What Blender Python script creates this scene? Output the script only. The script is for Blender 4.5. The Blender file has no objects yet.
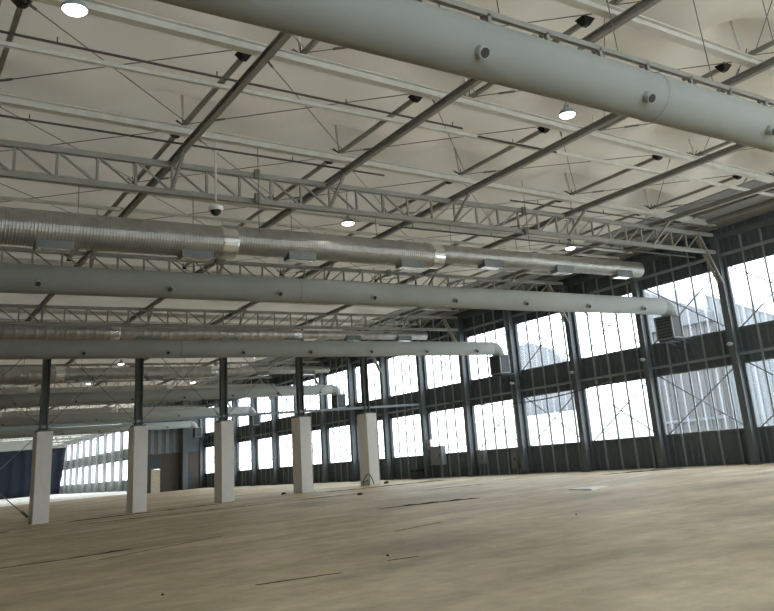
import bpy, bmesh, math, random
from mathutils import Vector, Matrix
random.seed(7)
S = bpy.context.scene
C = S.collection

# ------------------------------------------------------------------ materials
def nt(name):
    m = bpy.data.materials.new(name); m.use_nodes = True
    t = m.node_tree; t.nodes.clear()
    o = t.nodes.new('ShaderNodeOutputMaterial')
    return m, t, o

def mat(name, col, rough=.6, metal=0., var=.08, scale=4., bump=0., spec=.4):
    """principled with a little procedural variation in tone"""
    m, t, o = nt(name)
    b = t.nodes.new('ShaderNodeBsdfPrincipled')
    b.inputs['Roughness'].default_value = rough
    b.inputs['Metallic'].default_value = metal
    b.inputs['Specular IOR Level'].default_value = spec
    tc = t.nodes.new('ShaderNodeTexCoord')
    n = t.nodes.new('ShaderNodeTexNoise'); n.inputs['Scale'].default_value = scale; n.inputs['Detail'].default_value = 4
    t.links.new(tc.outputs['Object'], n.inputs['Vector'])
    r = t.nodes.new('ShaderNodeValToRGB')
    r.color_ramp.elements[0].position = .3; r.color_ramp.elements[1].position = .7
    r.color_ramp.elements[0].color = [c * (1 - var) for c in col] + [1]
    r.color_ramp.elements[1].color = [min(1, c * (1 + var)) for c in col] + [1]
    t.links.new(n.outputs['Fac'], r.inputs['Fac']); t.links.new(r.outputs['Color'], b.inputs['Base Color'])
    if bump:
        bp = t.nodes.new('ShaderNodeBump'); bp.inputs['Strength'].default_value = bump; bp.inputs['Distance'].default_value = .02
        t.links.new(n.outputs['Fac'], bp.inputs['Height']); t.links.new(bp.outputs['Normal'], b.inputs['Normal'])
    t.links.new(b.outputs[0], o.inputs[0])
    return m

M = {}
M['truss'] = mat('grey_truss_paint', (.30, .30, .27), .55)
M['rafter'] = mat('grey_rafter_paint', (.25, .245, .215), .55)
M['purlin'] = mat('pale_grey_purlin_paint', (.62, .61, .55), .55)
M['pipe'] = mat('brown_grey_pipe', (.075, .065, .055), .5)
M['rod'] = mat('dull_steel_rod', (.16, .155, .14), .5)
M['black'] = mat('black_rubber_plate', (.02, .02, .02), .6)
M['steel_dark'] = mat('dark_blue_grey_steel', (.120, .138, .146), .5)
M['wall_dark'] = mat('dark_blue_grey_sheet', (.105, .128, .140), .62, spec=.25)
M['girt'] = mat('grey_blue_tube', (.26, .30, .325), .45)
M['mullion'] = mat('grey_mullion', (.28, .315, .325), .5)
M['wall_pale'] = mat('pale_and_hazed_sheet', (.30, .32, .32), .5)  # far right wall: sunlit haze painted in as pale grey; end walls share it
M['steel_hazed'] = mat('haze_paled_steel', (.34, .36, .36), .5)  # steel of the far wall, with sunlit haze painted into its colour
M['fabric_duct'] = mat('grey_fabric', (.35, .372, .350), .85, var=.04, scale=1.2)
M['seam'] = mat('grey_fabric_seam', (.27, .285, .27), .85)
M['galv'] = mat('galvanised_spiral', (.42, .415, .385), .38, .75, var=.12, scale=3)
M['galv_smooth'] = mat('bright_galvanised_collar', (.72, .72, .70), .25, .8, var=.05)
M['box_white'] = mat('off_white_boxing', (.72, .70, .65), .6, var=.03)
M['white'] = mat('white_paint', (.8, .8, .78), .5, var=.03)
M['brown'] = mat('brown_panel', (.085, .066, .055), .6)
M['slate'] = mat('slate_blue_panel', (.06, .075, .09), .6)
M['cream'] = mat('cream_door_paint', (.62, .55, .44), .55)
M['shaft'] = mat('dark_olive_grey_steel', (.058, .064, .058), .5)
M['eave'] = mat('darker_eave_strip', (.24, .24, .23), .6)  # eave strip given a darker grey than the membrane
M['navy'] = mat('navy_cloth', (.005, .0085, .019), .85)
M['elec'] = mat('grey_cabinet_paint', (.20, .22, .22), .5)
M['unit'] = mat('dark_grey_unit', (.055, .065, .07), .5)
M['unit_frame'] = mat('pale_unit_frame', (.30, .33, .33), .5)
M['ext_grey'] = mat('exterior_grey_sheet', (.095, .097, .10), .7)
M['ext_blue'] = mat('exterior_blue_grey_sheet', (.115, .125, .14), .7)
M['ext_pale'] = mat('exterior_pale_sheet', (.20, .22, .245), .7)
M['ground'] = mat('exterior_concrete', (.6, .6, .58), .8)
M['rubble'] = mat('dark_rubble', (.035, .03, .025), .9)
M['paper'] = mat('white_sheet', (.85, .85, .83), .6)
M['crack'] = mat('dark_gap', (.035, .030, .024), .9)

def emit(name, col, st):
    m, t, o = nt(name)
    e = t.nodes.new('ShaderNodeEmission'); e.inputs[0].default_value = (*col, 1); e.inputs[1].default_value = st
    t.links.new(e.outputs[0], o.inputs[0]); return m
M['lamp'] = emit('lamp_glow', (1, .97, .88), 9)

def membrane(name, col, trans):
    m, t, o = nt(name)
    tc = t.nodes.new('ShaderNodeTexCoord')
    n = t.nodes.new('ShaderNodeTexNoise'); n.inputs['Scale'].default_value = .45; n.inputs['Detail'].default_value = 5
    t.links.new(tc.outputs['Object'], n.inputs['Vector'])
    r = t.nodes.new('ShaderNodeValToRGB')
    r.color_ramp.elements[0].position = .3; r.color_ramp.elements[1].position = .75
    r.color_ramp.elements[0].color = [c * .9 for c in col] + [1]; r.color_ramp.elements[1].color = list(col) + [1]
    t.links.new(n.outputs['Fac'], r.inputs['Fac'])
    d = t.nodes.new('ShaderNodeBsdfDiffuse'); l = t.nodes.new('ShaderNodeBsdfTranslucent')
    t.links.new(r.outputs['Color'], d.inputs['Color']); t.links.new(r.outputs['Color'], l.inputs['Color'])
    mx = t.nodes.new('ShaderNodeMixShader'); mx.inputs[0].default_value = trans
    t.links.new(d.outputs[0], mx.inputs[1]); t.links.new(l.outputs[0], mx.inputs[2])
    t.links.new(mx.outputs[0], o.inputs[0]); return m
M['membrane'] = membrane('tent_membrane', (.70, .67, .595), .030)
M['membrane_far'] = membrane('more_translucent_membrane', (.85, .84, .80), .14)  # far roof made paler and more translucent to brighten the far hall

def pane_mat(name, veil):
    m, t, o = nt(name)
    tr = t.nodes.new('ShaderNodeBsdfTransparent'); tl = t.nodes.new('ShaderNodeBsdfTranslucent')
    tr.inputs[0].default_value = (.95, .98, 1, 1); tl.inputs[0].default_value = (.30, .33, .35, 1)
    tc = t.nodes.new('ShaderNodeTexCoord')
    sp = t.nodes.new('ShaderNodeSeparateXYZ'); t.links.new(tc.outputs['Object'], sp.inputs[0])
    # corrugation flanks: more opaque stripes every 0.3 m
    ml = t.nodes.new('ShaderNodeMath'); ml.operation = 'MULTIPLY'; ml.inputs[1].default_value = 2 * math.pi / .45
    t.links.new(sp.outputs['Y'], ml.inputs[0])
    sn = t.nodes.new('ShaderNodeMath'); sn.operation = 'SINE'; t.links.new(ml.outputs[0], sn.inputs[0])
    mr = t.nodes.new('ShaderNodeMapRange'); mr.inputs['From Min'].default_value = .80; mr.inputs['From Max'].default_value = .99
    mr.inputs['To Min'].default_value = veil; mr.inputs['To Max'].default_value = .6
    t.links.new(sn.outputs[0], mr.inputs['Value'])
    mx = t.nodes.new('ShaderNodeMixShader')
    t.links.new(mr.outputs[0], mx.inputs[0]); t.links.new(tr.outputs[0], mx.inputs[1]); t.links.new(tl.outputs[0], mx.inputs[2])
    t.links.new(mx.outputs[0], o.inputs[0]); return m
M['pane'] = pane_mat('ribbed_clear_sheet', .05)

def floor_mat(name, c1, c2, c3):
    m, t, o = nt(name)
    b = t.nodes.new('ShaderNodeBsdfPrincipled'); b.inputs['Roughness'].default_value = .55
    b.inputs['Specular IOR Level'].default_value = .35
    tc = t.nodes.new('ShaderNodeTexCoord')
    mp = t.nodes.new('ShaderNodeMapping'); mp.inputs['Scale'].default_value = (.16, .42, 1); mp.inputs['Rotation'].default_value = (0, 0, .03)
    t.links.new(tc.outputs['Object'], mp.inputs[0])
    n = t.nodes.new('ShaderNodeTexNoise'); n.inputs['Scale'].default_value = 1.4; n.inputs['Detail'].default_value = 7; n.inputs['Roughness'].default_value = .62
    t.links.new(mp.outputs[0], n.inputs['Vector'])
    r = t.nodes.new('ShaderNodeValToRGB')
    r.color_ramp.elements[0].position = .32; r.color_ramp.elements[0].color = (*c1, 1)
    r.color_ramp.elements[1].position = .68; r.color_ramp.elements[1].color = (*c3, 1)
    e = r.color_ramp.elements.new(.5); e.color = (*c2, 1)
    t.links.new(n.outputs['Fac'], r.inputs['Fac'])
    n2 = t.nodes.new('ShaderNodeTexNoise'); n2.inputs['Scale'].default_value = 2.2; n2.inputs['Detail'].default_value = 8; n2.inputs['Roughness'].default_value = .7
    t.links.new(tc.outputs['Object'], n2.inputs['Vector'])
    r2 = t.nodes.new('ShaderNodeValToRGB'); r2.color_ramp.elements[0].position = .35; r2.color_ramp.elements[0].color = (.80, .80, .80, 1)
    r2.color_ramp.elements[1].position = .6; r2.color_ramp.elements[1].color = (1.06, 1.06, 1.06, 1)
    t.links.new(n2.outputs['Fac'], r2.inputs['Fac'])
    mm = t.nodes.new('ShaderNodeMixRGB'); mm.blend_type = 'MULTIPLY'; mm.inputs[0].default_value = 1
    t.links.new(r.outputs['Color'], mm.inputs[1]); t.links.new(r2.outputs['Color'], mm.inputs[2])
    t.links.new(mm.outputs[0], b.inputs['Base Color'])
    n3 = t.nodes.new('ShaderNodeTexNoise'); n3.inputs['Scale'].default_value = .28; n3.inputs['Detail'].default_value = 3
    t.links.new(tc.outputs['Object'], n3.inputs['Vector'])
    r3 = t.nodes.new('ShaderNodeValToRGB'); r3.color_ramp.elements[0].position = .36; r3.color_ramp.elements[0].color = (.80, .78, .72, 1)
    r3.color_ramp.elements[1].position = .62; r3.color_ramp.elements[1].color = (1.08, 1.08, 1.08, 1)
    t.links.new(n3.outputs['Fac'], r3.inputs['Fac'])
    m3 = t.nodes.new('ShaderNodeMixRGB'); m3.blend_type = 'MULTIPLY'; m3.inputs[0].default_value = 1
    t.links.new(mm.outputs[0], m3.inputs[1]); t.links.new(r3.outputs['Color'], m3.inputs[2]); t.links.new(m3.outputs[0], b.inputs['Base Color'])
    mr = t.nodes.new('ShaderNodeMapRange'); mr.inputs['To Min'].default_value = .42; mr.inputs['To Max'].default_value = .8
    t.links.new(n.outputs['Fac'], mr.inputs['Value']); t.links.new(mr.outputs[0], b.inputs['Roughness'])
    bp = t.nodes.new('ShaderNodeBump'); bp.inputs['Strength'].default_value = .15; bp.inputs['Distance'].default_value = .02
    t.links.new(n2.outputs['Fac'], bp.inputs['Height']); t.links.new(bp.outputs[0], b.inputs['Normal'])
    t.links.new(b.outputs[0], o.inputs[0]); return m
M['floor'] = floor_mat('dusty_boards', (.31, .245, .145), (.50, .415, .27), (.64, .55, .385))
M['floor_far'] = floor_mat('sunlit_far_floor', (.78, .78, .76), (.85, .85, .83), (.88, .88, .86))  # sunlight on the far floor painted in as near-white

# ------------------------------------------------------------------ mesh helpers
class MB:
    def __init__(s): s.v = []; s.f = []
    def box(s, x0, x1, y0, y1, z0, z1):
        n = len(s.v)
        s.v += [(x, y, z) for z in (z0, z1) for y in (y0, y1) for x in (x0, x1)]
        s.f += [tuple(n + i for i in q) for q in ((0, 2, 3, 1), (4, 5, 7, 6), (0, 1, 5, 4), (2, 6, 7, 3), (0, 4, 6, 2), (1, 3, 7, 5))]
        return s
    def bar(s, a, b, w, h, up=(0, 0, 1)):
        """rectangular bar from a to b, w across, h along up"""
        a = Vector(a); b = Vector(b); d = (b - a).normalized(); u = Vector(up)
        if abs(d.dot(u)) > .98: u = Vector((0, 1, 0))
        r = d.cross(u).normalized(); u = r.cross(d)
        n = len(s.v)
        for p in (a, b):
            for i, j in ((-1, -1), (1, -1), (1, 1), (-1, 1)):
                s.v.append(tuple(p + r * (i * w / 2) + u * (j * h / 2)))
        s.f += [(n, n + 3, n + 2, n + 1), (n + 4, n + 5, n + 6, n + 7)] + [(n + i, n + (i + 1) % 4, n + 4 + (i + 1) % 4, n + 4 + i) for i in range(4)]
        return s
    def ibeam(s, a, b, w, h, t=.02):
        a = Vector(a); b = Vector(b); z = Vector((0, 0, h / 2 - t / 2))
        s.bar(a + z, b + z, w, t); s.bar(a - z, b - z, w, t); s.bar(a, b, t, h - 2 * t)
        return s
    def rings(s, prof, seg=24, axis='X', cap=True):
        """prof: list of (pos along axis, radius, cy, cz)"""
        n = len(s.v)
        for (x, r, cy, cz) in prof:
            for k in range(seg):
                t = 2 * math.pi * k / seg
                c, q = r * math.cos(t), r * math.sin(t)
                s.v.append((x, cy + c, cz + q) if axis == 'X' else (cy + c, cz + q, x) if axis == 'Z' else (cy + c, x, cz + q))
        for i in range(len(prof) - 1):
            for k in range(seg):
                k2 = (k + 1) % seg
                s.f.append((n + i * seg + k, n + (i + 1) * seg + k, n + (i + 1) * seg + k2, n + i * seg + k2))
        if cap:
            s.f.append(tuple(n + k for k in range(seg))); e = n + (len(prof) - 1) * seg
            s.f.append(tuple(e + k for k in reversed(range(seg))))
        return s
    def tube(s, a, b, r, seg=8, r2=None):
        a = Vector(a); b = Vector(b); d = (b - a).normalized()
        u = Vector((0, 0, 1)) if abs(d.z) < .95 else Vector((1, 0, 0))
        p = d.cross(u).normalized(); q = p.cross(d); n = len(s.v)
        for P, R in ((a, r), (b, r if r2 is None else r2)):
            for k in range(seg):
                t = 2 * math.pi * k / seg
                s.v.append(tuple(P + p * (R * math.cos(t)) + q * (R * math.sin(t))))
        for k in range(seg):
            k2 = (k + 1) % seg
            s.f.append((n + k, n + k2, n + seg + k2, n + seg + k))
        s.f.append(tuple(n + k for k in reversed(range(seg)))); s.f.append(tuple(n + seg + k for k in range(seg)))
        return s
    def path(s, pts, r, seg=6):
        for a, b in zip(pts, pts[1:]): s.tube(a, b, r, seg)
        return s
    def poly(s, pts, dx):
        """extrude a polygon given in 3D along vector dx"""
        n = len(s.v); k = len(pts)
        s.v += [tuple(p) for p in pts] + [tuple(Vector(p) + Vector(dx)) for p in pts]
        s.f += [tuple(range(n, n + k)), tuple(reversed(range(n + k, n + 2 * k)))]
        s.f += [(n + i, n + k + i, n + k + (i + 1) % k, n + (i + 1) % k) for i in range(k)]
        return s
    def mesh(s, name, m, smooth=False, bevel=0):
        me = bpy.data.meshes.new(name); me.from_pydata(s.v, [], s.f)
        b = bmesh.new(); b.from_mesh(me); bmesh.ops.recalc_face_normals(b, faces=b.faces)
        if bevel: bmesh.ops.bevel(b, geom=list(b.edges), offset=bevel, segments=2, affect='EDGES')
        b.to_mesh(me); b.free()
        me.materials.append(m)
        if smooth:
            me.polygons.foreach_set('use_smooth', [len(p.vertices) == 4 for p in me.polygons])
        return me
    def build(s, name, m, parent=None, smooth=False, bevel=0):
        """vertices are in world coordinates; parents never rotate, so only their location is taken off"""
        off = wloc(parent) if parent is not None else Vector((0, 0, 0))
        me = s.mesh(name, m, smooth, bevel)
        if parent is not None: me.transform(Matrix.Translation(-off))
        o = bpy.data.objects.new(name, me); C.objects.link(o)
        if parent is not None: o.parent = parent
        return o

def wloc(o):
    v = Vector((0, 0, 0))
    while o is not None: v += o.location; o = o.parent
    return v
def tag(o, label=None, cat=None, group=None, kind=None):
    if label: o['label'] = label
    if cat: o['category'] = cat
    if group: o['group'] = group
    if kind: o['kind'] = kind
    return o
def thing(name, loc, label, cat, group=None):
    o = bpy.data.objects.new(name, None); o.location = loc; o.empty_display_size = .2; C.objects.link(o)
    return tag(o, label, cat, group)
def dup_tree(r, loc, label, group=None):
    c = r.copy(); C.objects.link(c); c.location = loc; c['label'] = label
    if group: c['group'] = group
    for ch in list(r.children):
        d = ch.copy(); C.objects.link(d); d.parent = c
        for g in list(ch.children):
            e = g.copy(); C.objects.link(e); e.parent = d
    return c
def struct(name, mb, m, parent=None, **k):
    o = mb.build(name, m, parent, **k); o['kind'] = 'structure'; return o

ORD = ['nearest', 'second', 'third', 'fourth', 'fifth', 'sixth', 'seventh', 'eighth', 'ninth', 'tenth', 'eleventh', 'twelfth',
       'thirteenth', 'fourteenth', 'fifteenth', 'sixteenth', 'seventeenth', 'eighteenth', 'nineteenth', 'twentieth']
XW = 28.25                     # inner face of the glazed wall
COLY = [18.99 + 4.5 * k for k in range(-4, 31)]
def slope(Y): return -.008 * max(0, Y - 19)      # the roof drops a little towards the far end
RX = [1.1, 5.67, 10.05, 14.38, 19.36, 23.78]
RXN = [2.2, 6.7, 11.25, 15.9, 20.5, 25.1]     # the bay over the camera is set out a little further right
TY = [18.99 + 9 * i for i in range(8)]

# ------------------------------------------------------------------ shell
fl = MB(); fl.box(-14, 28.75, -8, 91, -.2, 0); struct('floor', fl, M['floor'])
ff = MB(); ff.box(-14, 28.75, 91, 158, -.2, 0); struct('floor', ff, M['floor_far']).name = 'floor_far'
gr = MB(); gr.box(28.75, 220, -60, 260, -.4, -.15); struct('ground', gr, M['ground'])

def purlin_y(n, X): return 13.62 + 4.5 * n + (X - 13) * .043 if n >= 0 else 8.98 + 4.5 * (n + 1)
def roof(x0, x1, y0, y1, step):
    me = MB(); nx = int((x1 - x0) / step) + 1; ny = int((y1 - y0) / step) + 1
    for j in range(ny):
        for i in range(nx):
            x = x0 + (x1 - x0) * i / (nx - 1); y = y0 + (y1 - y0) * j / (ny - 1)
            n = round((y - 13.62 - (x - 13) * .043) / 4.5)
            cx = min(RX, key=lambda v: abs(v - x)) if y > 11.2 else min(RXN, key=lambda v: abs(v - x)); cy = purlin_y(n, x) + .25
            d = math.hypot(x - cx, y - cy) + max(0, (x - 24.4) * 2)
            fx = math.cos(2 * math.pi * (x - 1.2) / 4.52); fy = math.cos(2 * math.pi * (y - purlin_y(0, x)) / 4.5)
            z = 10.10 + slope(y) + 1.75 * math.exp(-d / .85) - .20 * fy - .10 * fx
            d2 = math.hypot(x - cx, y - (cy - .85))
            z -= .35 * math.exp(-(d2 / .9) ** 2)
            e = min(1, max(0, (x - 24.2) / 3.3)) if y > 112 else 0
            z = z * (1 - e) + (9.40 + slope(y)) * e
            if y <= 112:
                e = min(1, max(0, (x - 24.1) / .95)); z = z * (1 - e) + (10.03 - .00556 * (y + 8)) * e
            me.v.append((x, y, z))
    for j in range(ny - 1):
        for i in range(nx - 1):
            a = j * nx + i; me.f.append((a, a + 1, a + nx + 1, a + nx))
    return me
struct('ceiling', roof(-14, 25.6, -8, 60, .3), M['membrane'], smooth=True)
struct('ceiling', roof(-14, 25.6, 60, 112, .9), M['membrane'], smooth=True).name = 'ceiling_middle'
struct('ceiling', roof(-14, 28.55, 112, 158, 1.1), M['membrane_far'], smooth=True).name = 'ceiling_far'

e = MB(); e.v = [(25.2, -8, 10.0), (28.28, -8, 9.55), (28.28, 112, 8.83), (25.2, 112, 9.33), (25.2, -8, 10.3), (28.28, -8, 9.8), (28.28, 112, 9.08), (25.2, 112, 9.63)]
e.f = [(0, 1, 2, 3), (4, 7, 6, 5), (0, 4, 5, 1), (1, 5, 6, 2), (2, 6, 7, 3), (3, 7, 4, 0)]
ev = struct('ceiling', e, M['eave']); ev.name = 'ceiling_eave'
for x, z in ((26.2, 9.78), (27.2, 9.62)):
    MB().bar((x, -8, z), (x, 112, z - .73), .10, .14).build('eave_batten', M['rafter'], ev)
w = MB(); w.box(-14.3, -14, -8, 158, 0, 11); struct('wall_left', w, M['brown'])
w = MB(); w.box(-14.3, 28.75, -8.3, -8, 0, 3.0); w.box(-14.3, 28.75, -8.3, -8, 7.7, 11)
w.box(-14.3, -3.2, -8.3, -8, 3.0, 7.7)
for i in range(2, 9): w.box(-14.3 + 5.25 * i, -13.7 + 5.25 * i, -8.3, -8, 3.0, 7.7)
struct('wall_front', w, M['wall_pale'])
for i in range(2, 8):  # added unseen windows behind the camera, lighting the near duct from the front
    g = MB(); g.box(-13.7 + 5.25 * i, -9.05 + 5.25 * i, -8.16, -8.14, 3.0, 7.7); struct('window_%d' % (101 + i), g, M['pane'])
w = MB(); w.box(-14.3, 28.75, 158, 158.3, 0, 10.5); struct('wall_back', w, M['wall_pale'])

# right wall: three bands of ribbed dark sheet with two rows of glazing between the posts
def ribbed(mb, y0, y1, z0, z1, x=XW, pitch=.30):
    n = int(round((y1 - y0) / pitch)); p = (y1 - y0) / n; out = []
    for i in range(n):
        y = y0 + i * p
        out += [(x, y), (x, y + p * .55), (x - .035, y + p * .66), (x - .035, y + p * .88), (x, y + p * .99)]
    k = len(mb.v)
    for X, Y in out: mb.v += [(X, Y, z0), (X, Y, z1), (X + .12, Y, z0), (X + .12, Y, z1)]
    m = len(out)
    for i in range(m - 1):
        a = k + 4 * i; b = a + 4
        mb.f += [(a, b, b + 1, a + 1), (a + 2, a + 3, b + 3, b + 2), (a + 1, b + 1, b + 3, a + 3), (a, a + 2, b + 2, b)]
    return mb
Z = [0, 1.306, 3.856, 5.21, 7.77, 10.9]
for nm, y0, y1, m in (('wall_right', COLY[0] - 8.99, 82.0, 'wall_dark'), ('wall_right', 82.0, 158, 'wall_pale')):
    b = MB()
    for a in (0, 2, 4): ribbed(b, y0, y1, Z[a], Z[a + 1])
    wall = struct(nm, b, M[m])
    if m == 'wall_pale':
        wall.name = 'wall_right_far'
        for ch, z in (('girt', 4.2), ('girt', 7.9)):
            MB().bar((XW - .12, y0, z), (XW - .12, y1, z), .12, .10).build(ch, M['steel_hazed'], wall)
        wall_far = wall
    else:
        wall_near = wall
        t = MB(); t.bar((XW - .16, y0, 4.20), (XW - .16, y1, 4.18), .12, .10); t.build('girt', M['girt'], wall)
        t = MB(); t.bar((XW - .16, y0, 8.41), (XW - .16, 40, 8.12), .10, .12); t.bar((XW - .16, 40, 8.12), (XW - .16, y1, 7.97), .10, .12)
        t.build('girt', M['girt'], wall)
        t = MB(); t.bar((XW - .10, y0, 9.12), (XW - .10, y1, 8.75), .16, .22); t.build('eave_beam', M['steel_dark'], wall)
        for a in Z[1:5]:
            MB().box(XW - .05, XW + .02, y0, y1, a - .03, a + .03).build('sill_rail', M['steel_dark'], wall)
# glazing, one window per bay and row
wn = 0
for k in range(len(COLY) - 1):
    ya, yb = COLY[k] + .05, COLY[k + 1] - .05
    if yb < 10 or ya > 156: continue
    far = ya > 81.5
    for z0, z1 in ((Z[1], Z[2]), (Z[3], Z[4])):
        wn += 1
        p = MB(); n = 15; hw = (yb - ya) / n
        # folded ribs of the sheet
        out = []
        for i in range(n):
            y = ya + i * hw
            out += [(XW + .05, y), (XW + .05, y + hw * .55), (XW + .02, y + hw * .66), (XW + .02, y + hw * .88)]
        out.append((XW + .05, yb))
        for X, Y in out: p.v += [(X, Y, z0), (X, Y, z1)]
        for i in range(len(out) - 1): p.f.append((2 * i, 2 * i + 2, 2 * i + 3, 2 * i + 1))
        g = struct('window_%d' % wn, p, M['pane'])
        fr = MB(); d = .05
        for y in (ya + .02, yb - .02): fr.box(XW - .03, XW + .06, y - d / 2, y + d / 2, z0, z1)
        for z in (z0 + .02, z1 - .02): fr.box(XW - .03, XW + .06, ya, yb, z - d / 2, z + d / 2)
        fr.build('window_frame', M['steel_hazed' if far else 'steel_dark'], g)
        if not far and ya > 12:
            for s in (0, 1):
                MB().tube((XW - .06, ya + .15, z0 if s else z1), (XW - .06 - .02 * s, yb - .15, z1 if s else z0), .027, 6).build('brace_rod', M['steel_dark'], g)
# mullions from floor to eave: four to a bay
for k in range(len(COLY) - 1):
    y = COLY[k]
    if y > 150: continue
    far = y > 81.5
    for i in range(1, 5):
        yy = y + .78 + .925 * (i - 1)
        if yy < 11 : continue
        if far and i % 2: continue
        hw = .034 if yy < 25 else .046
        MB().box(XW - .09, XW - .036, yy - hw, yy + hw, 0, 8.9 if not far else 8.2).build('mullion', M['steel_hazed' if far else 'mullion'], wall_far if far else wall_near)

# posts of the right wall
def post(Y, k, far):
    m = M['steel_hazed' if far else 'steel_dark']
    lab = ('steel wall post with bright haze in its colour, far beyond the brown partition, %s along' % ORD[k]) if far else 'dark steel post standing against the glazed right wall, %s from the camera' % ORD[k]
    t = thing('wall_post', (XW - .3, Y, 0), lab, 'post', 'steel posts of the right wall')
    h = 9.0 + slope(Y)
    sh = MB(); xo, xi = XW - .14, XW - .56
    for x in (xo, xi): sh.box(x - .012, x + .012, Y - .15, Y + .15, .03, h)
    sh.box(xi, xo, Y - .01, Y + .01, .03, h)
    sh.build('shaft', m, t)
    MB().box(XW - .70, XW - .06, Y - .24, Y + .24, 0, .03).build('base_plate', m, t)
    if abs(((Y - 9.99) / 9) - round((Y - 9.99) / 9)) < .05 and not far:
        b = MB()
        for dy in (-.09, .09): b.bar((XW - .52, Y + dy, 7.05 + slope(Y)), (XW - 1.55, Y + dy, 9.0 + slope(Y)), .07, .10, (0, 1, 0))
        b.build('knee_brace', M['truss'], t)
    if k in (1, 2, 3, 4) and not far:
        l = MB(); l.rings([(4.52, .06, XW - .70, Y), (4.56, .13, XW - .70, Y), (4.62, .13, XW - .70, Y), (4.66, .05, XW - .70, Y)], 12, 'Z')
        l.bar((XW - .70, Y, 4.62), (XW - .56, Y, 4.62), .04, .04)
        l.build('flood_light', M['unit_frame'], t)
ks = [y for y in COLY if 10 < y < 82.2]
for i, y in enumerate(ks): post(y, i, False)
for i, y in enumerate([y for y in COLY if 82.3 < y < 156]): post(y, i, True)

# ------------------------------------------------------------------ roof trusses
def truss(Y, dz, label, first=None):
    if first is not None: return dup_tree(first, (13, Y, 8.3 + dz), label)
    t = thing('roof_truss', (13, Y, 8.3), label, 'truss', 'lattice trusses spanning to the glazed wall')
    x0, x1 = -2.47, 27.72
    top = MB(); top.box(x0, x1, Y - .07, Y + .07, 9.0, 9.13); top.build('top_chord', M['truss'], t)
    bot = MB(); bot.box(x0, x1, Y - .08, Y + .08, 8.27, 8.40); bot.build('bottom_chord', M['truss'], t)
    n = 33; xs = [5.71 - 9 * .88 + .88 * i for i in range(n + 2)]
    xs = [x for x in xs if x < 27.7]
    for i, x in enumerate(xs):
        MB().box(x - .028, x + .028, Y - .028, Y + .028, 8.40, 9.0).build('vertical_web', M['truss'], t)
        if i + 1 < len(xs):
            a, b = (x, xs[i + 1]) if x < 12.6 else (xs[i + 1], x)
            MB().bar((a + .06 * (1 if a < b else -1), Y, 9.0), (b - .06 * (1 if a < b else -1), Y, 8.40), .045, .05, (0, 1, 0)).build('diagonal_web', M['truss'], t)
    for x in RX:
        MB().bar((x, Y - .12, 8.36), (x, Y - 1.02, 9.02), .07, .07).build('knee_brace', M['truss'], t)
    return t
T = []
for i, y in enumerate(TY):
    T.append(truss(y, slope(y), 'grey steel lattice truss under the roof, %s from the camera' % ORD[i], T[0] if T else None))
for i, y in enumerate((91, 100, 109, 118, 127, 136, 145)):
    truss(y, -1.0, 'lattice truss of the bright far hall, %s beyond the brown partition' % ORD[i], T[0])

# rafters, one length from truss to truss, sitting on the top chords
rn = 0
for j in range(-1, 9):
    ya, yb = (9.99 + 9 * j, 9.99 + 9 * (j + 1))
    if j == -1: ya = 2.0
    for i, x in enumerate(RXN if j == -1 else RX):
        m = MB(); z = 9.10; rise = .24 - .0155 * x
        za, zb = z + slope(ya), z + slope(yb)
        if j == 0: za += rise
        if j == -1: za += .24; zb += .20
        m.ibeam((x, ya, za), (x, yb, zb), .13, .17, .03)
        where = 'over the near end' if j == -1 else 'coming forward from the nearest truss' if j == 0 else 'running back from the %s truss' % ORD[j - 1]
        tag(m.build('roof_rafter', M['rafter']), 'grey roof rafter %s, %s from the left' % (where, ORD[i].replace('nearest', 'first')), 'rafter', 'rafters along the hall')

# purlins across the hall
def py(n, X): return purlin_y(n, X)
PN = {-1: 'over the nearest fabric duct'}
for n in range(-2, 8):
    yc = 13.62 + 4.5 * n
    z = 9.46 + slope(yc) + (.03 if n < 0 else 0)
    m = MB(); m.ibeam((-2.4, py(n, -2.4), z + .07), (27.7, py(n, 27.7), z + .03), .20, .20, .02)
    tag(m.build('roof_purlin', M['purlin']), 'pale grey purlin crossing above the rafters, %s from the camera' % ORD[n + 2], 'purlin', 'purlins across the roof')
# thinner struts midway and the brown pipes
for n in range(0, 5):
    y = 15.0 + 9.0 * n
    tag(MB().bar((-2.4, y, 9.46 + slope(y)), (27.6, y, 9.36 + slope(y)), .085, .085).build('roof_strut', M['purlin']),
        'slender grey strut crossing the roof halfway between purlins, %s from the camera' % ORD[n], 'strut', 'slender struts across the roof')
def pipe(x0, x1, y, z0, z1, label):
    t = thing('sprinkler_pipe', (x0, y, z0), label, 'pipe', 'thin brown pipes under the roof')
    MB().tube((x0, y, z0), (x1, y, z1), .028).build('pipe', M['pipe'], t)
    x = x0 + 1.2; h = MB()
    while x < x1:
        f = (x - x0) / (x1 - x0); zz = z0 + (z1 - z0) * f
        MB().tube((x, y, zz), (x, y, zz + .13), .012, 6).build('hanger', M['pipe'], t)
        x += 3.1
pipe(-2, 11.9, 14.9, 9.67, 9.52, 'thin brown pipe near the roof just above the nearest slender strut')
pipe(-2, 11.3, 17.9, 9.30, 9.16, 'thin brown pipe just under the purlin ahead of the nearest truss')
pipe(12.4, 15.2, 14.9, 9.38, 9.36, 'short brown pipe length beyond the third rafter')
pipe(16.2, 27.0, 18.2, 9.06, 9.05, 'thin brown pipe over the nearest truss at its right end')
pipe(12, 27, 19.45, 8.20, 8.20, 'long thin pipe behind the bottom chord of the nearest truss')
pipe(2, 27, 27.4, 8.16, 8.16, 'long thin pipe beside the second truss behind the large spiral duct')

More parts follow.
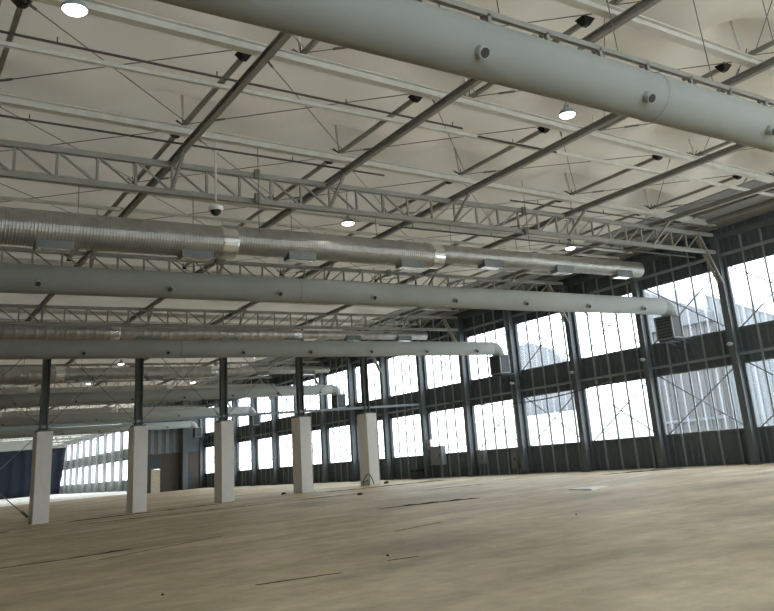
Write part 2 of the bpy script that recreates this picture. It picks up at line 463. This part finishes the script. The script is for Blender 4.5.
# ridge bars over the rafters, with bracket at one end and star of struts with mast at the other
def ridge(x, n, near, label):
    if x == RX[0] and not near: x = 1.55
    y0 = py(n, x); y1 = py(n + 1, x) + .16; zz = 9.74 + slope(y0)
    t = thing('ridge_bar', (x, y0, zz), label, 'roof bar', 'ridge bars touching the tent roof')
    MB().bar((x, y0 + .75, zz), (x, y1, zz), .09, .09).build('bar', M['rafter'], t)
    b = MB(); k = len(b.v)
    b.v += [(x - .16, y0 + .60, zz + .05), (x + .16, y0 + .60, zz + .05), (x + .16, y0 + .88, zz + .05), (x - .16, y0 + .88, zz + .05),
            (x - .06, y0 + .68, zz - .10), (x + .06, y0 + .68, zz - .10), (x + .06, y0 + .80, zz - .10), (x - .06, y0 + .80, zz - .10)]
    b.f += [(0, 1, 2, 3), (4, 7, 6, 5)] + [(i, 4 + i, 4 + (i + 1) % 4, (i + 1) % 4) for i in range(4)]
    b.build('cone_bracket', M['black'], t)
    MB().tube((x, y1, zz - .1), (x, y1 + .18, 10.95 + slope(y1)), .035, 8).build('mast', M['purlin'], t)
    s = MB(); c = Vector((x, y1, zz))
    for dx, dy, dz in ((-.15, .08, .15), (.15, .09, .14), (-.1, -.16, .12), (.1, -.16, .12), (.13, .2, .18), (-.13, .2, .18)):
        s.tube(c, c + Vector((dx, dy, dz)), .012, 5)
    s.rings([(zz - .16, .05, x, y1), (zz - .06, .09, x, y1), (zz + .05, .04, x, y1)], 8, 'Z')
    s.build('star_node', M['black'], t)
for n in range(-2, 5):
    for i, x in enumerate(RXN if n < 0 else RX):
        ridge(x, n, n < 0, 'grey ridge bar above the %s rafter from the left, in the %s roof bay back' % (ORD[i].replace('nearest', 'first'), ORD[n + 2].replace('nearest', 'first')))
# crossed tie rods in each roof bay
for n in range(-2, 5):
    xs = RXN if n < 0 else RX
    for i in range(len(xs)):
        xa = xs[i]; xb = xs[i + 1] if i + 1 < len(xs) else 27.6
        a0, a1 = py(n, xa), py(n + 1, xa); b0, b1 = py(n, xb), py(n + 1, xb); z = 9.70 + slope(a0)
        t = thing('tie_rod_cross', (xa, a0, z), 'crossed thin tie rods right of the %s rafter, in the %s roof bay back' % (ORD[i].replace('nearest', 'first'), ORD[n + 2].replace('nearest', 'first')), 'tie rods', 'crossed tie rods below the tent roof')
        for p, q in (((xa, a0 + .2, z), (xb, b1 - .1, z)), ((xa, a1 - .1, z - .03), (xb, b0 + .2, z - .03))):
            p = Vector(p); q = Vector(q); d = (q - p).normalized()
            r = MB().tube(p, q, .012, 5).build('tie_rod', M['rod'], t)
            MB().tube(p + d * .55, p + d * .95, .028, 6).build('turnbuckle', M['rod'], r)

# ------------------------------------------------------------------ fabric ducts
def fabric_duct(Y, zc, r, x1, label, noz0, nr, rail=False, seams=(), gap=3.11, tilt=-27):
    t = thing('fabric_duct', (x1, Y, zc), label, 'duct', 'large grey fabric ducts')
    x0 = -1.5
    b = MB(); b.rings([(x0, r, Y, zc), (x1 - 8, r, Y, zc), (x1, r * .94, Y, zc)], 40); b.build('fabric_tube', M['fabric_duct'], t, smooth=True)
    for sx in seams:
        MB().rings([(sx - .03, r + .004, Y, zc), (sx, r + .014, Y, zc), (sx + .03, r + .004, Y, zc)], 40, cap=False).build('seam', M['seam'], t, smooth=True)
    x = noz0
    while x > x0 + 1: x -= gap
    x += gap
    a = math.radians(tilt); dy, dz = -math.cos(a), math.sin(a)
    while x < x1 - .4:
        p = Vector((x, Y + dy * (r - .03), zc + dz * (r - .03))); d = Vector((.0, dy, dz))
        q = p + d * .14
        nb = MB().tube(p, q, nr, 16).build('nozzle', M['fabric_duct'], t, smooth=True)
        MB().tube(q - d * .01, q + d * .006, nr * .82, 16).build('opening', M['black'], nb)
        x += gap
    if rail:
        m = MB(); zt = zc + r + .205
        m.bar((x0, Y, zt), (x1, Y, zt), .06, .08); m.bar((x0, Y + .12, zt + .06), (x1, Y + .12, zt + .06), .03, .05)
        x = x0 + .4
        while x < x1: m.box(x - .025, x + .025, Y - .03, Y + .03, zc + r - .02, zt); m.box(x - .03, x + .03, Y, Y + .12, zt - .02, zt + .06); x += 1.0
        m.build('hanging_rail', M['rafter'], t)
        x = x0 + 1
        while x < x1:
            MB().tube((x, Y, zt), (x - .15, Y + .0, 9.25), .009, 5).build('hanger_wire', M['rod'], t); x += 2.2
    # faceted elbow turning down into the unit
    if x1 > 20:
        e = MB(); e.rings([(x1, r * .94, Y, zc), (x1 + .10, r * .98, Y, zc)], 12)
        k = []
        for i in range(5):
            an = i * math.pi / 8; R = r * 1.02
            k.append(an)
        e2 = []
        c = Vector((x1 + .10, 0, zc - r * 1.05))
        n0 = len(e.v); seg = 12
        for an in k:
            ctr = Vector((x1 + .10 + math.sin(an) * r * 1.05, Y, zc - r * 1.05 + math.cos(an) * r * 1.05))
            u = Vector((math.sin(an), 0, math.cos(an)))
            for s in range(seg):
                th = 2 * math.pi * s / seg
                e.v.append(tuple(ctr + u * (r * .9 * math.sin(th)) + Vector((0, r * .9 * math.cos(th), 0))))
        for i in range(4):
            for s in range(seg):
                e.f.append((n0 + i * seg + s, n0 + i * seg + (s + 1) % seg, n0 + (i + 1) * seg + (s + 1) % seg, n0 + (i + 1) * seg + s))
        e.build('elbow', M['fabric_duct'], t)
    return t
def unit(Y, zc, x, label):
    """dark air handling box with pale frame bracketed to the wall posts below the duct elbow"""
    t = thing('air_unit', (x, Y, zc - .55), label, 'air unit', 'dark air handling units on the glazed wall')
    MB().box(x - .30, x + .30, Y - .42, Y + .42, zc - .45, zc + .42).build('casing', M['unit'], t, bevel=.012)
    f = MB()
    for sy in (-.42, .42):
        for sx in (-.30, .30): f.box(x + sx - .03, x + sx + .03, Y + sy - .03, Y + sy + .03, zc - .5, zc + .46)
    for zz in (zc - .47, zc + .44):
        for sy in (-.42, .42): f.box(x - .33, x + .33, Y + sy - .03, Y + sy + .03, zz - .03, zz + .03)
        for sx in (-.30, .30): f.box(x + sx - .03, x + sx + .03, Y - .45, Y + .45, zz - .03, zz + .03)
    f.build('frame', M['unit_frame'], t)
    g = MB()
    for i in range(6): g.box(x - .33, x - .31, Y - .34, Y + .34, zc - .36 + i * .13, zc - .30 + i * .13)
    g.build('grille', M['steel_dark'], t)
    for sy in (-.36, .36):
        b = MB(); b.bar((x - .30, Y + sy, zc - .53), (XW - .04, Y + sy, zc - .53), .05, .06); b.bar((x + .2, Y + sy, zc - .54), (XW - .05, Y + sy, zc - .85), .04, .05)
        b.build('bracket', M['unit'], t)
D = [(6.65, 6.24, .352, 26.6, 5.46), (21.07, 6.45, .36, 26.35, 6.18), (32.4, 6.42, .36, 26.3, 6.43), (50.6, 6.28, .36, 26.3, 3.55), (65.9, 6.22, .36, 26.3, 4.9), (80.6, 6.15, .36, 26.2, 5.3)]
DL = ['big grey fabric duct crossing the top right of the photo overhead',
      'long grey fabric duct below the nearest spiral metal duct',
      'grey fabric duct running behind the tops of the white boxed columns, nearest of those',
      'grey fabric duct seen between the upper column shafts, ending at its unit by the wall',
      'distant grey fabric duct just above the tops of the white column boxes',
      'farthest grey fabric duct, lowest in the stack of ducts before the brown partition']
DS = [(8.85,), (10.0,), (10.1,), (7.9,), (), ()]
UL = ['dark air unit at the end of the long duct, nearest on the glazed wall', 'dark air unit at the wall end of the second fabric duct',
      'dark air unit on the wall behind the white columns', 'small dark air unit far along the glazed wall', 'farthest air unit, near the brown partition']
for i, (Y, zc, r, x1, nz) in enumerate(D):
    fabric_duct(Y, zc, r, x1, DL[i], nz, .075, rail=i < 1, seams=DS[i], gap=2.93 if i == 0 else 3.11, tilt=-36 if i == 0 else -27)
    if i: unit(Y + .35, zc - .80, 27.08, UL[i - 1])

# ------------------------------------------------------------------ spiral metal ducts
def spiral(Y, zc, secs, label, boxes, collars, fine=True):
    """secs: (x0, x1, radius); the top of the duct stays level"""
    t = thing('spiral_duct', (13, Y, zc), label, 'duct', 'spiral metal ducts')
    for (a, b, r, zk) in secs:
        zt = zk + r
        m = MB(); pr = []; x = a; p = .08 if fine else .4
        while x < b - p:
            g = .009 if fine else .014; pr += [(x, r, Y, zt - r), (x + p * .5, r, Y, zt - r), (x + p * .65, r + g, Y, zt - r), (x + p * .85, r + g, Y, zt - r)]
            x += p
        pr.append((b, r, Y, zt - r))
        m.rings(pr, 32); m.build('spiral_tube', M['galv'], t, smooth=False)
    for cx, r in collars:
        zt = r + [k[3] for k in secs if k[0] <= cx - .3][-1]
        MB().rings([(cx - .23, r + .01, Y, zt - r), (cx - .2, r + .025, Y, zt - r), (cx + .2, r + .025, Y, zt - r), (cx + .23, r + .01, Y, zt - r)], 32).build('collar', M['galv_smooth'], t)
    for bx, r in boxes:
        zb = [k[3] for k in secs if k[0] <= bx][-1] - r
        d = MB(); d.box(bx - .44, bx + .44, Y - .30, Y + .10, zb - .10, zb + .16); db = d.build('diffuser_box', M['elec'], t)
        MB().box(bx - .40, bx + .40, Y - .26, Y + .06, zb - .112, zb - .10).build('grille', M['galv_smooth'], db)
    x = 1.0
    while x < secs[-1][1]:
        MB().tube((x, Y, [k[3] + k[2] for k in secs if k[0] <= x][-1] - .02), (x, Y, 9.3 + slope(Y)), .01, 5).build('hanger_wire', M['rod'], t); x += 3.0
    return t
bx = [3.45, 7.05, 10.2, 14.15, 17.6, 21.1, 24.4]
def rad(x): return .46 if x < 7.8 else .41 if x < 15.2 else .31
spiral(21.3, 7.80, [(-1.5, 7.8, .46, 7.81), (7.8, 15.1, .41, 7.91), (15.1, 25.6, .31, 8.02)], 'long ribbed metal duct with diffuser boxes, nearest of the spiral ducts', [(b, rad(b)) for b in bx], [(7.95, .45), (15.2, .40)])
for i, (Y, zc, lab) in enumerate(((37.9, 7.98, 'ribbed metal duct just above the second fabric duct ahead of the column row'), (50.2, 7.62, 'ribbed metal duct behind the upper shafts of the columns, higher one'),
                     (59.5, 7.5, 'ribbed metal duct behind the upper shafts of the columns, lower one'), (75.5, 7.35, 'farthest ribbed metal duct before the brown partition'))):
    spiral(Y, zc, [(-1.5, 8.6, .46, zc), (8.6, 17.6, .36, zc), (17.6, 26.0, .23, zc)], lab, [(b, .46 if b < 8.6 else .36 if b < 17.6 else .23) for b in bx], [(8.8, .45), (17.8, .35)], fine=False)

# ------------------------------------------------------------------ columns with white boxing
CX = [2.45, 6.76, 11.0, 15.33, 19.74, 23.93]
for i, x in enumerate(CX):
    lab = ['white boxed column just outside the left edge of the photo'] + ['white boxed column with dark steel shaft, %s' % s for s in
        ('leftmost, in front of the navy curtain', 'second from the left, beside the cream door', 'middle one of the row of five', 'fourth from the left', 'rightmost, closest to the glazed wall')]
    t = thing('boxed_column', (x, 41.65, 0), lab[i], 'column', 'white boxed columns in a row')
    b = MB(); b.box(x - .33, x + .33, 41.1, 42.2, 0, 3.97); b.build('white_casing', M['box_white'], t, bevel=.012)
    s = MB(); y = 41.65
    for dx in (-.14, .14): s.box(x + dx - .03, x + dx + .03, y - .14, y + .14, 3.97, 8.95)
    s.box(x - .14, x + .14, y - .03, y + .03, 3.97, 8.95)
    s.build('steel_shaft', M['shaft'], t)
    MB().box(x - .30, x + .30, y - .3, y + .3, 3.97, 4.05).build('cap_plate', M['steel_dark'], t)
    MB().box(x - .22, x + .22, y - .26, y + .26, 8.2, 8.95).build('head', M['black'], t)
    g = MB()
    for dx in (-.28, .28): g.poly([(x + dx, y - .01, 4.10), (x + dx * .6, y - .01, 4.65), (x + dx * .6, y - .01, 4.10)], (0, .02, 0))
    g.build('gusset', M['steel_dark'], t)
for i in range(5):
    xa, xb = CX[i], CX[i + 1]
    t = thing('column_brace', ((xa + xb) / 2, 41.65, 4.3), 'crossed steel rods above the boxes, ' + ['left of the leftmost column', 'between the leftmost and second columns', 'between the second and middle columns', 'between the middle and fourth columns', 'between the fourth and rightmost columns'][i], 'bracing', 'bracing of the column row')
    for s in (0, 1):
        p, q = ((xa + .2, 4.3), (xb - .2, 8.2)) if s else ((xa + .2, 8.2), (xb - .2, 4.3))
        r = MB(); r.bar((p[0], 41.6 + .1 * s, p[1]), (q[0], 41.6 + .1 * s, q[1]), .022, .03); r.build('brace_rod', M['rod'], t)
tag(MB().bar((2.4, 41.65, 4.18), (XW - .55, 41.65, 4.36), .12, .13).build('tie_beam', M['girt']), 'horizontal grey tube linking the columns just above their white boxes', 'beam')
t = thing('floor_brace', (4.6, 41.65, 0), 'crossed rods at floor level left of the leftmost white column', 'bracing')
for s in (0, 1):
    MB().tube((CX[0] + .35, 41.9 + .06 * s, .25 if s else 3.7), (CX[1] - .34, 41.9 + .06 * s, 3.7 if s else .25), .022, 6).build('brace_rod', M['rod'], t)
MB().tube((CX[1] - .65, 41.96, .57), (CX[1] - .40, 41.96, .31), .055, 8).build('turnbuckle', M['black'], t)

# ------------------------------------------------------------------ partition, doors and curtain at the far end
w = MB(); w.box(21.9, XW, 82.0, 82.25, 3.55, 9); 
wp = struct('wall_partition', w, M['steel_dark'])
lo = MB(); lo.box(21.9, 22.93, 82, 82.25, 0, 3.55); lo.box(22.93, 23.85, 82, 82.25, 2.17, 3.55); lo.box(23.85, XW, 82, 82.25, 0, 3.55)
lo.build('lower_panel', M['brown'], wp)
MB().box(21.95, 23.9, 81.96, 82.0, 2.2, 3.3).build('slate_panel', M['slate'], wp)
x = 22.1
while x < 25.4:
    MB().box(x, x + .34, 81.92, 82.0, 3.6, 5.9).build('pale_strip', M['elec'], wp); x += .72
d = MB(); d.box(23.06, 23.82, 82.02, 82.10, 0, 2.14); door = struct('door_1', d, M['cream'])
MB().box(22.95, 23.06, 81.97, 82.25, 0, 2.17).build('door_frame', M['cream'], door)
MB().tube((23.16, 82.02, 1.02), (23.28, 82.0, 1.02), .02, 8).build('handle', M['galv_smooth'], door)
t = thing('corner_cabinet', (26.2, 81.4, 0), 'dark tall corner pillar beside the brown partition', 'pillar')
MB().box(25.75, 26.25, 81.2, 81.95, 0, 9).build('pillar_casing', M['steel_dark'], t, bevel=.01)
MB().box(26.35, 26.95, 81.6, 81.95, 0, 1.7).build('cupboard', M['unit'], t, bevel=.01)

def curtain():
    m = MB(); n = 160; xa, xb = 6.0, 27.6
    for i in range(n + 1):
        f = i / n; x = xa + (xb - xa) * f
        y = 148 + .12 * math.sin(f * 75)
        for j in range(7):
            g = j / 6; drape = -.75 * f ** 8 * (1 - g)
            m.v.append((x + drape, y, .12 + g * 7.2))
    for i in range(n):
        for j in range(6): a = i * 7 + j; m.f.append((a, a + 7, a + 8, a + 1))
    return m
t = thing('navy_curtain', (16.8, 148, 0), 'navy curtain closing the far end of the hall behind the leftmost white column', 'curtain')
cu = curtain().build('cloth', M['navy'], t, smooth=True)
sol = cu.modifiers.new('thick', 'SOLIDIFY'); sol.thickness = .03
MB().tube((6, 148, 7.38), (27.6, 148, 7.38), .05, 8).build('curtain_rail', M['steel_dark'], t)

# ------------------------------------------------------------------ lamps, camera, boxes
def lamp(x, y, z, label, top=9.3):
    t = thing('high_bay_lamp', (x, y, z), label, 'lamp', 'round pendant lamps')
    b = MB(); b.rings([(z, .19, x, y), (z + .03, .20, x, y), (z + .10, .15, x, y), (z + .15, .07, x, y), (z + .24, .06, x, y), (z + .26, .03, x, y)], 24, 'Z')
    b.build('housing', M['unit_frame'], t, smooth=True)
    MB().rings([(z - .045, .09, x, y), (z - .03, .15, x, y), (z, .178, x, y)], 24, 'Z').build('lamp_lens', M['lamp'], t)
    MB().tube((x, y, z + .26), (x, y, top), .012, 6).build('rod', M['rod'], t)
for x, y, z, l in ((2.03, 11.74, 8.55, 'bright round lamp at the top left corner of the photo'), (12.21, 11.47, 8.55, 'lit round lamp just under the big overhead fabric duct'),
                   (11.24, 20.0, 8.33, 'lit lamp hanging left of centre below the nearest truss'), (20.45, 20.0, 8.24, 'lit lamp hanging right of centre below the nearest truss'),
                   (12.7, 52.3, 8.45, 'small lit lamp far off, just left of the second column shaft'), (13.0, 62.6, 8.4, 'tiny lit lamp between the leftmost and second column shafts'),
                   (20.6, 62.6, 8.3, 'tiny lit lamp far off beside the middle column shaft')):
    lamp(x, y, z, l, 9.3 if y < 40 else 9.1)

t = thing('dome_camera', (6.47, 18.0, 7.6), 'dome security camera on a long drop pole left of centre', 'camera')
MB().tube((6.47, 18, 7.80), (6.47, 18, 9.5), .028, 8).build('pole', M['purlin'], t)
MB().rings([(7.80, .05, 6.47, 18), (7.74, .17, 6.47, 18), (7.66, .175, 6.47, 18), (7.64, .14, 6.47, 18)][::-1], 20, 'Z').build('housing', M['white'], t, smooth=True)
MB().rings([(7.64, .13, 6.47, 18), (7.57, .11, 6.47, 18), (7.52, .05, 6.47, 18)], 20, 'Z').build('dome', M['black'], t, smooth=True)

for x, y, zs, l in ((7.89, 18.84, (9.05, 8.38), 'first pair of clamp plates from the left on the nearest truss, with hanging cable'), (17.3, 18.84, (9.0, 8.30), 'right pair of clamp plates on the nearest truss, with hanging cable')):
    t = thing('cable_clamp', (x, y, zs[1]), l, 'clamp')
    for z in zs: MB().box(x - .07, x + .07, y - .08, y + .04, z - .13, z + .13).build('clamp_plate', M['rafter'], t, bevel=.008)
    MB().tube((x, y - .1, 7.4 if x < 10 else 7.6), (x, y - .1, 10.05), .011, 5).build('cable', M['rod'], t)
tag(MB().box(17.40, 17.56, 27.78, 27.92, 8.80, 9.08).build('cable_clamp', M['rafter'], bevel=.008), 'clamp plate on the second truss right of centre', 'clamp')
tag(MB().box(15.0, 15.5, 27.80, 27.92, 8.05, 8.22).build('cable_clamp', M['rafter'], bevel=.008), 'clamp box under the second truss beside the spiral duct', 'clamp')

# ------------------------------------------------------------------ electrical boxes against the right wall
def cabinet(y0, y1, z0, z1, dep, m, label, legs=True):
    t = thing('electrical_cabinet', (XW - .3, (y0 + y1) / 2, 0), label, 'cabinet')
    x1 = XW - .10; x0 = x1 - dep
    MB().box(x0, x1, y0, y1, z0, z1).build('cabinet_body', M[m], t, bevel=.01)
    dr = MB().box(x0 - .02, x0 + .002, y0 + .05, y1 - .05, z0 + .05, z1 - .05).build('door', M[m], t, bevel=.006)
    MB().box(x0 - .05, x0 - .02, y0 + .10, y0 + .14, (z0 + z1) / 2 - .08, (z0 + z1) / 2 + .08).build('handle', M['black'], dr)
    if legs:
        for y in (y0 + .08, y1 - .08): MB().box(x0 + .03, x0 + .09, y - .03, y + .03, 0, z0).build('leg', M[m], t)
    MB().tube((x1 - .04, (y0 + y1) / 2, z1), (x1 - .04, (y0 + y1) / 2, z1 + 1.2), .02, 6).build('conduit', M['elec'], t)
cabinet(39.86, 41.08, .72, 1.80, .35, 'elec', 'large grey electrical cabinet on the wall right of the rightmost white column')
cabinet(41.15, 41.58, 1.62, 2.22, .2, 'white', 'small white box above the large grey electrical cabinet', legs=False)
cabinet(35.96, 36.55, .62, 1.28, .25, 'elec', 'small grey electrical cabinet between two posts, right of the large one')
cabinet(33.18, 33.61, .30, 1.25, .25, 'elec', 'narrow upright grey cabinet beside a wall post')
t = thing('equipment_case', (XW - .6, 42.0, 0), 'dark low case on the floor by the wall beside the rightmost column', 'case')
MB().box(XW - .95, XW - .25, 41.95, 42.55, 0, .55).build('case_body', M['unit'], t, bevel=.02)
MB().box(XW - .97, XW - .23, 41.93, 42.57, .42, .57).build('lid', M['black'], t, bevel=.015)
# sagging cable strung along the lower windows
pts = []
for i in range(21):
    f = i / 20; y = 39 - f * 13.6
    z = 4.35 * (1 - f) + 3.95 * f - 1.1 * 4 * f * (1 - f) * .55
    pts.append((XW - .78, y, z))
tag(MB().path(pts, .03, 6).build('sagging_cable', M['pipe']), 'dark cable sagging in front of the lower windows', 'cable')

# ------------------------------------------------------------------ things and marks on the floor
def lump(x, y, s, label):
    b = bmesh.new(); bmesh.ops.create_icosphere(b, subdivisions=2, radius=s)
    for v in b.verts:
        v.co *= .75 + .5 * random.random(); v.co.z = max(v.co.z, -s * .4) * .7 + s * .28
    me = bpy.data.meshes.new('rubble_lump'); b.to_mesh(me); b.free(); me.materials.append(M['rubble'])
    o = bpy.data.objects.new('rubble_lump', me); o.location = (x, y, 0); C.objects.link(o)
    tag(o, label, 'rubble', 'dark lumps on the floor')
lump(18.86, 42.3, .13, 'dark lump on the floor left of the fourth white column')
lump(17.87, 32.07, .10, 'dark lump on the floor in front of the fourth white column')
lump(24.55, 40.9, .14, 'dark lump at the foot of the rightmost white column')
lump(7.2, 12.1, .028, 'small dark lump in the middle of the bare floor')
lump(12.6, 13.2, .025, 'small dark crumb at the lower right of the floor')
lump(3.6, 12.2, .022, 'small dark crumb at lower left of the floor')
hp = []
for i in range(25):
    a = i / 24 * math.pi * 1.5
    hp.append((23.3 + .35 * math.cos(a), 40.75 + .12 * math.sin(a * 2), .03 + .75 * abs(math.sin(a * .9)) * (1 - i / 40)))
tag(MB().path(hp, .028, 6).build('black_hose', M['black']), 'black hose looped at the foot of the rightmost white column', 'hose')
s = MB(); s.poly([(18.2, 18.25, .004), (19.3, 18.55, .004), (19.15, 19.35, .004), (18.45, 19.55, .004)], (0, 0, .03))
tag(s.build('white_sheet', M['paper']), 'white flat sheet lying on the floor toward the glazed wall', 'sheet')
s = MB(); s.poly([(20.0, 40.6, .004), (20.9, 40.6, .004), (20.8, 41.0, .004), (20.05, 40.95, .004)], (0, 0, .03))
tag(s.build('white_sheet', M['paper']), 'small pale sheet on the floor beside the fourth white column', 'sheet')
cn = 0
def crack(pts, w):
    global cn
    m = MB(); n = 0; out = []
    for (a, b) in zip(pts, pts[1:]):
        k = max(2, int((Vector(b) - Vector(a)).length / .25))
        for i in range(k): out.append(Vector(a).lerp(Vector(b), i / k))
    out.append(Vector(pts[-1]))
    for i, p in enumerate(out):
        ww = w * (.4 + .9 * random.random()) * (1 if 0 < i < len(out) - 1 else .2)
        j = random.uniform(-.03, .03)
        m.v += [(p.x, p.y + j - .05, 0), (p.x, p.y + j, ww * .16), (p.x, p.y + j + .05, 0)]
    for i in range(len(out) - 1):
        for q in (0, 1): m.f.append((3 * i + q, 3 * i + 3 + q, 3 * i + 4 + q, 3 * i + 1 + q))
    cn += 1
    struct('trim_%d' % cn, m, M['crack'])
crack([(3.9, 20.4), (5.4, 20.7)], .16); crack([(1.0, 20.6), (3.9, 20.4)], .07)
crack([(13.2, 22.6), (16.2, 21.3)], .22); crack([(4.3, 19.1), (7.6, 20.8)], .05)
crack([(4.7, 11.55), (5.9, 11.25)], .05); crack([(6.9, 11.6), (7.4, 11.5)], .06)
crack([(7, 36), (14, 34.5), (19, 33.5)], .10); crack([(19, 30), (22, 28.5)], .08)
crack([(19.5, 38.6), (25.5, 36.5)], .18); crack([(25, 24.4), (27.3, 21.8)], .22); crack([(7.5, 39.5), (14.5, 39.8)], .16)
crack([(9.5, 15.6), (11, 16.0)], .035); crack([(2, 37), (5, 36.8)], .25)

# ------------------------------------------------------------------ outside, seen through the glazing
t = thing('neighbour_shed', (50, 34.5, 0), 'grey ribbed shed outside the nearest windows', 'building')
b = MB(); b.poly([(45, 32.0, 0), (45, 37.6, 0), (45, 37.6, 8.2), (45, 32.0, 8.2)], (8, 0, 0)); b.build('shed_wall', M['ext_grey'], t)
b = MB()
for i in range(9): b.box(44.93, 45.0, 32.1 + i * .62, 32.28 + i * .62, 0, 8.2)
b.build('wall_rib', M['ext_grey'], t)
MB().box(44.85, 44.95, 32.0, 37.6, 1.9, 2.1).build('rail', M['steel_dark'], t)
MB().poly([(44.6, 37.9, 11.6), (44.6, 31.9, 8.75), (44.6, 31.9, 8.2), (44.6, 37.9, 8.2)], (9, 0, 0)).build('roof', M['ext_blue'], t)
t = thing('lattice_roof', (45, 30, 0), 'pale blue sloping roof with vertical bars outside the upper windows', 'roof')
MB().poly([(45.6, 32.6, 10.0), (45.6, 22.0, 4.9), (45.6, 22, 0), (45.6, 31.9, 0)], (4, 0, 0)).build('roof_slab', M['ext_pale'], t)
b = MB()
for i in range(24):
    y = 32.5 - i * .45; b.box(45.5, 45.58, y - .03, y + .03, 0, 10.05 - (32.6 - y) * .481)
b.bar((45.54, 32.6, 10.05), (45.54, 22, 4.95), .08, .08)
b.build('bar', M['elec'], t)
t = thing('distant_building', (60, 65, 0), 'pale grey distant building seen through the middle windows', 'building')
MB().poly([(60, 60.4, 0), (60, 67.6, 0), (60, 67.6, 6.7), (60, 60.4, 6.5)], (.8, 0, 0)).build('lower_block', M['ext_blue'], t)
MB().poly([(62, 64, 0), (62, 71.5, 0), (62, 71.5, 12.5), (62, 69.5, 12.6), (62, 67.5, 11.9), (62, 66, 11.4), (62, 64.2, 9.9)], (.8, 0, 0)).build('upper_block', M['ext_blue'], t)

tag(MB().box(58.6, 58.9, 50, 80, 0, 4.2).build('added_white_wall', M['white']), 'added white wall standing in for bright ground far outside the middle windows', 'wall')  # white wall added in place of the bright ground outside
# ------------------------------------------------------------------ light
wd = bpy.data.worlds.new('sky'); S.world = wd; wd.use_nodes = True
bg = wd.node_tree.nodes['Background']; bg.inputs[0].default_value = (.93, .97, 1.0, 1); bg.inputs[1].default_value = 3.4

# ------------------------------------------------------------------ camera
F, PX, PY = 789.6, 447.84, 217.75
yaw, pit, rol = 0.643076848, 0.283173255, -0.0915240012
f = Vector((math.sin(yaw) * math.cos(pit), math.cos(yaw) * math.cos(pit), math.sin(pit)))
rt = Vector((math.cos(yaw), -math.sin(yaw), 0)); up = rt.cross(f)
c, s = math.cos(rol), math.sin(rol)
R_ = c * rt + s * up; U_ = -s * rt + c * up
cam = bpy.data.cameras.new('camera'); co = bpy.data.objects.new('camera', cam); C.objects.link(co)
mw = Matrix((R_, U_, -f)).transposed().to_4x4(); mw.translation = (0, 0, 1.6056)
co.matrix_world = mw
cam.sensor_fit = 'HORIZONTAL'; cam.sensor_width = 36; cam.lens = F / 774 * 36
cam.shift_x = -(PX - 387) / 774; cam.shift_y = -(305.5 - PY) / 774
cam.clip_end = 600; cam.clip_start = .05
S.camera = co
S.view_settings.view_transform = 'Standard'; S.view_settings.look = 'None'
S.view_settings.gamma = 1; S.view_settings.use_curve_mapping = False
S.view_settings.exposure = 0.92
S.cycles.use_denoising = True
S.cycles.max_bounces = 12; S.cycles.diffuse_bounces = 6; S.cycles.transparent_max_bounces = 16
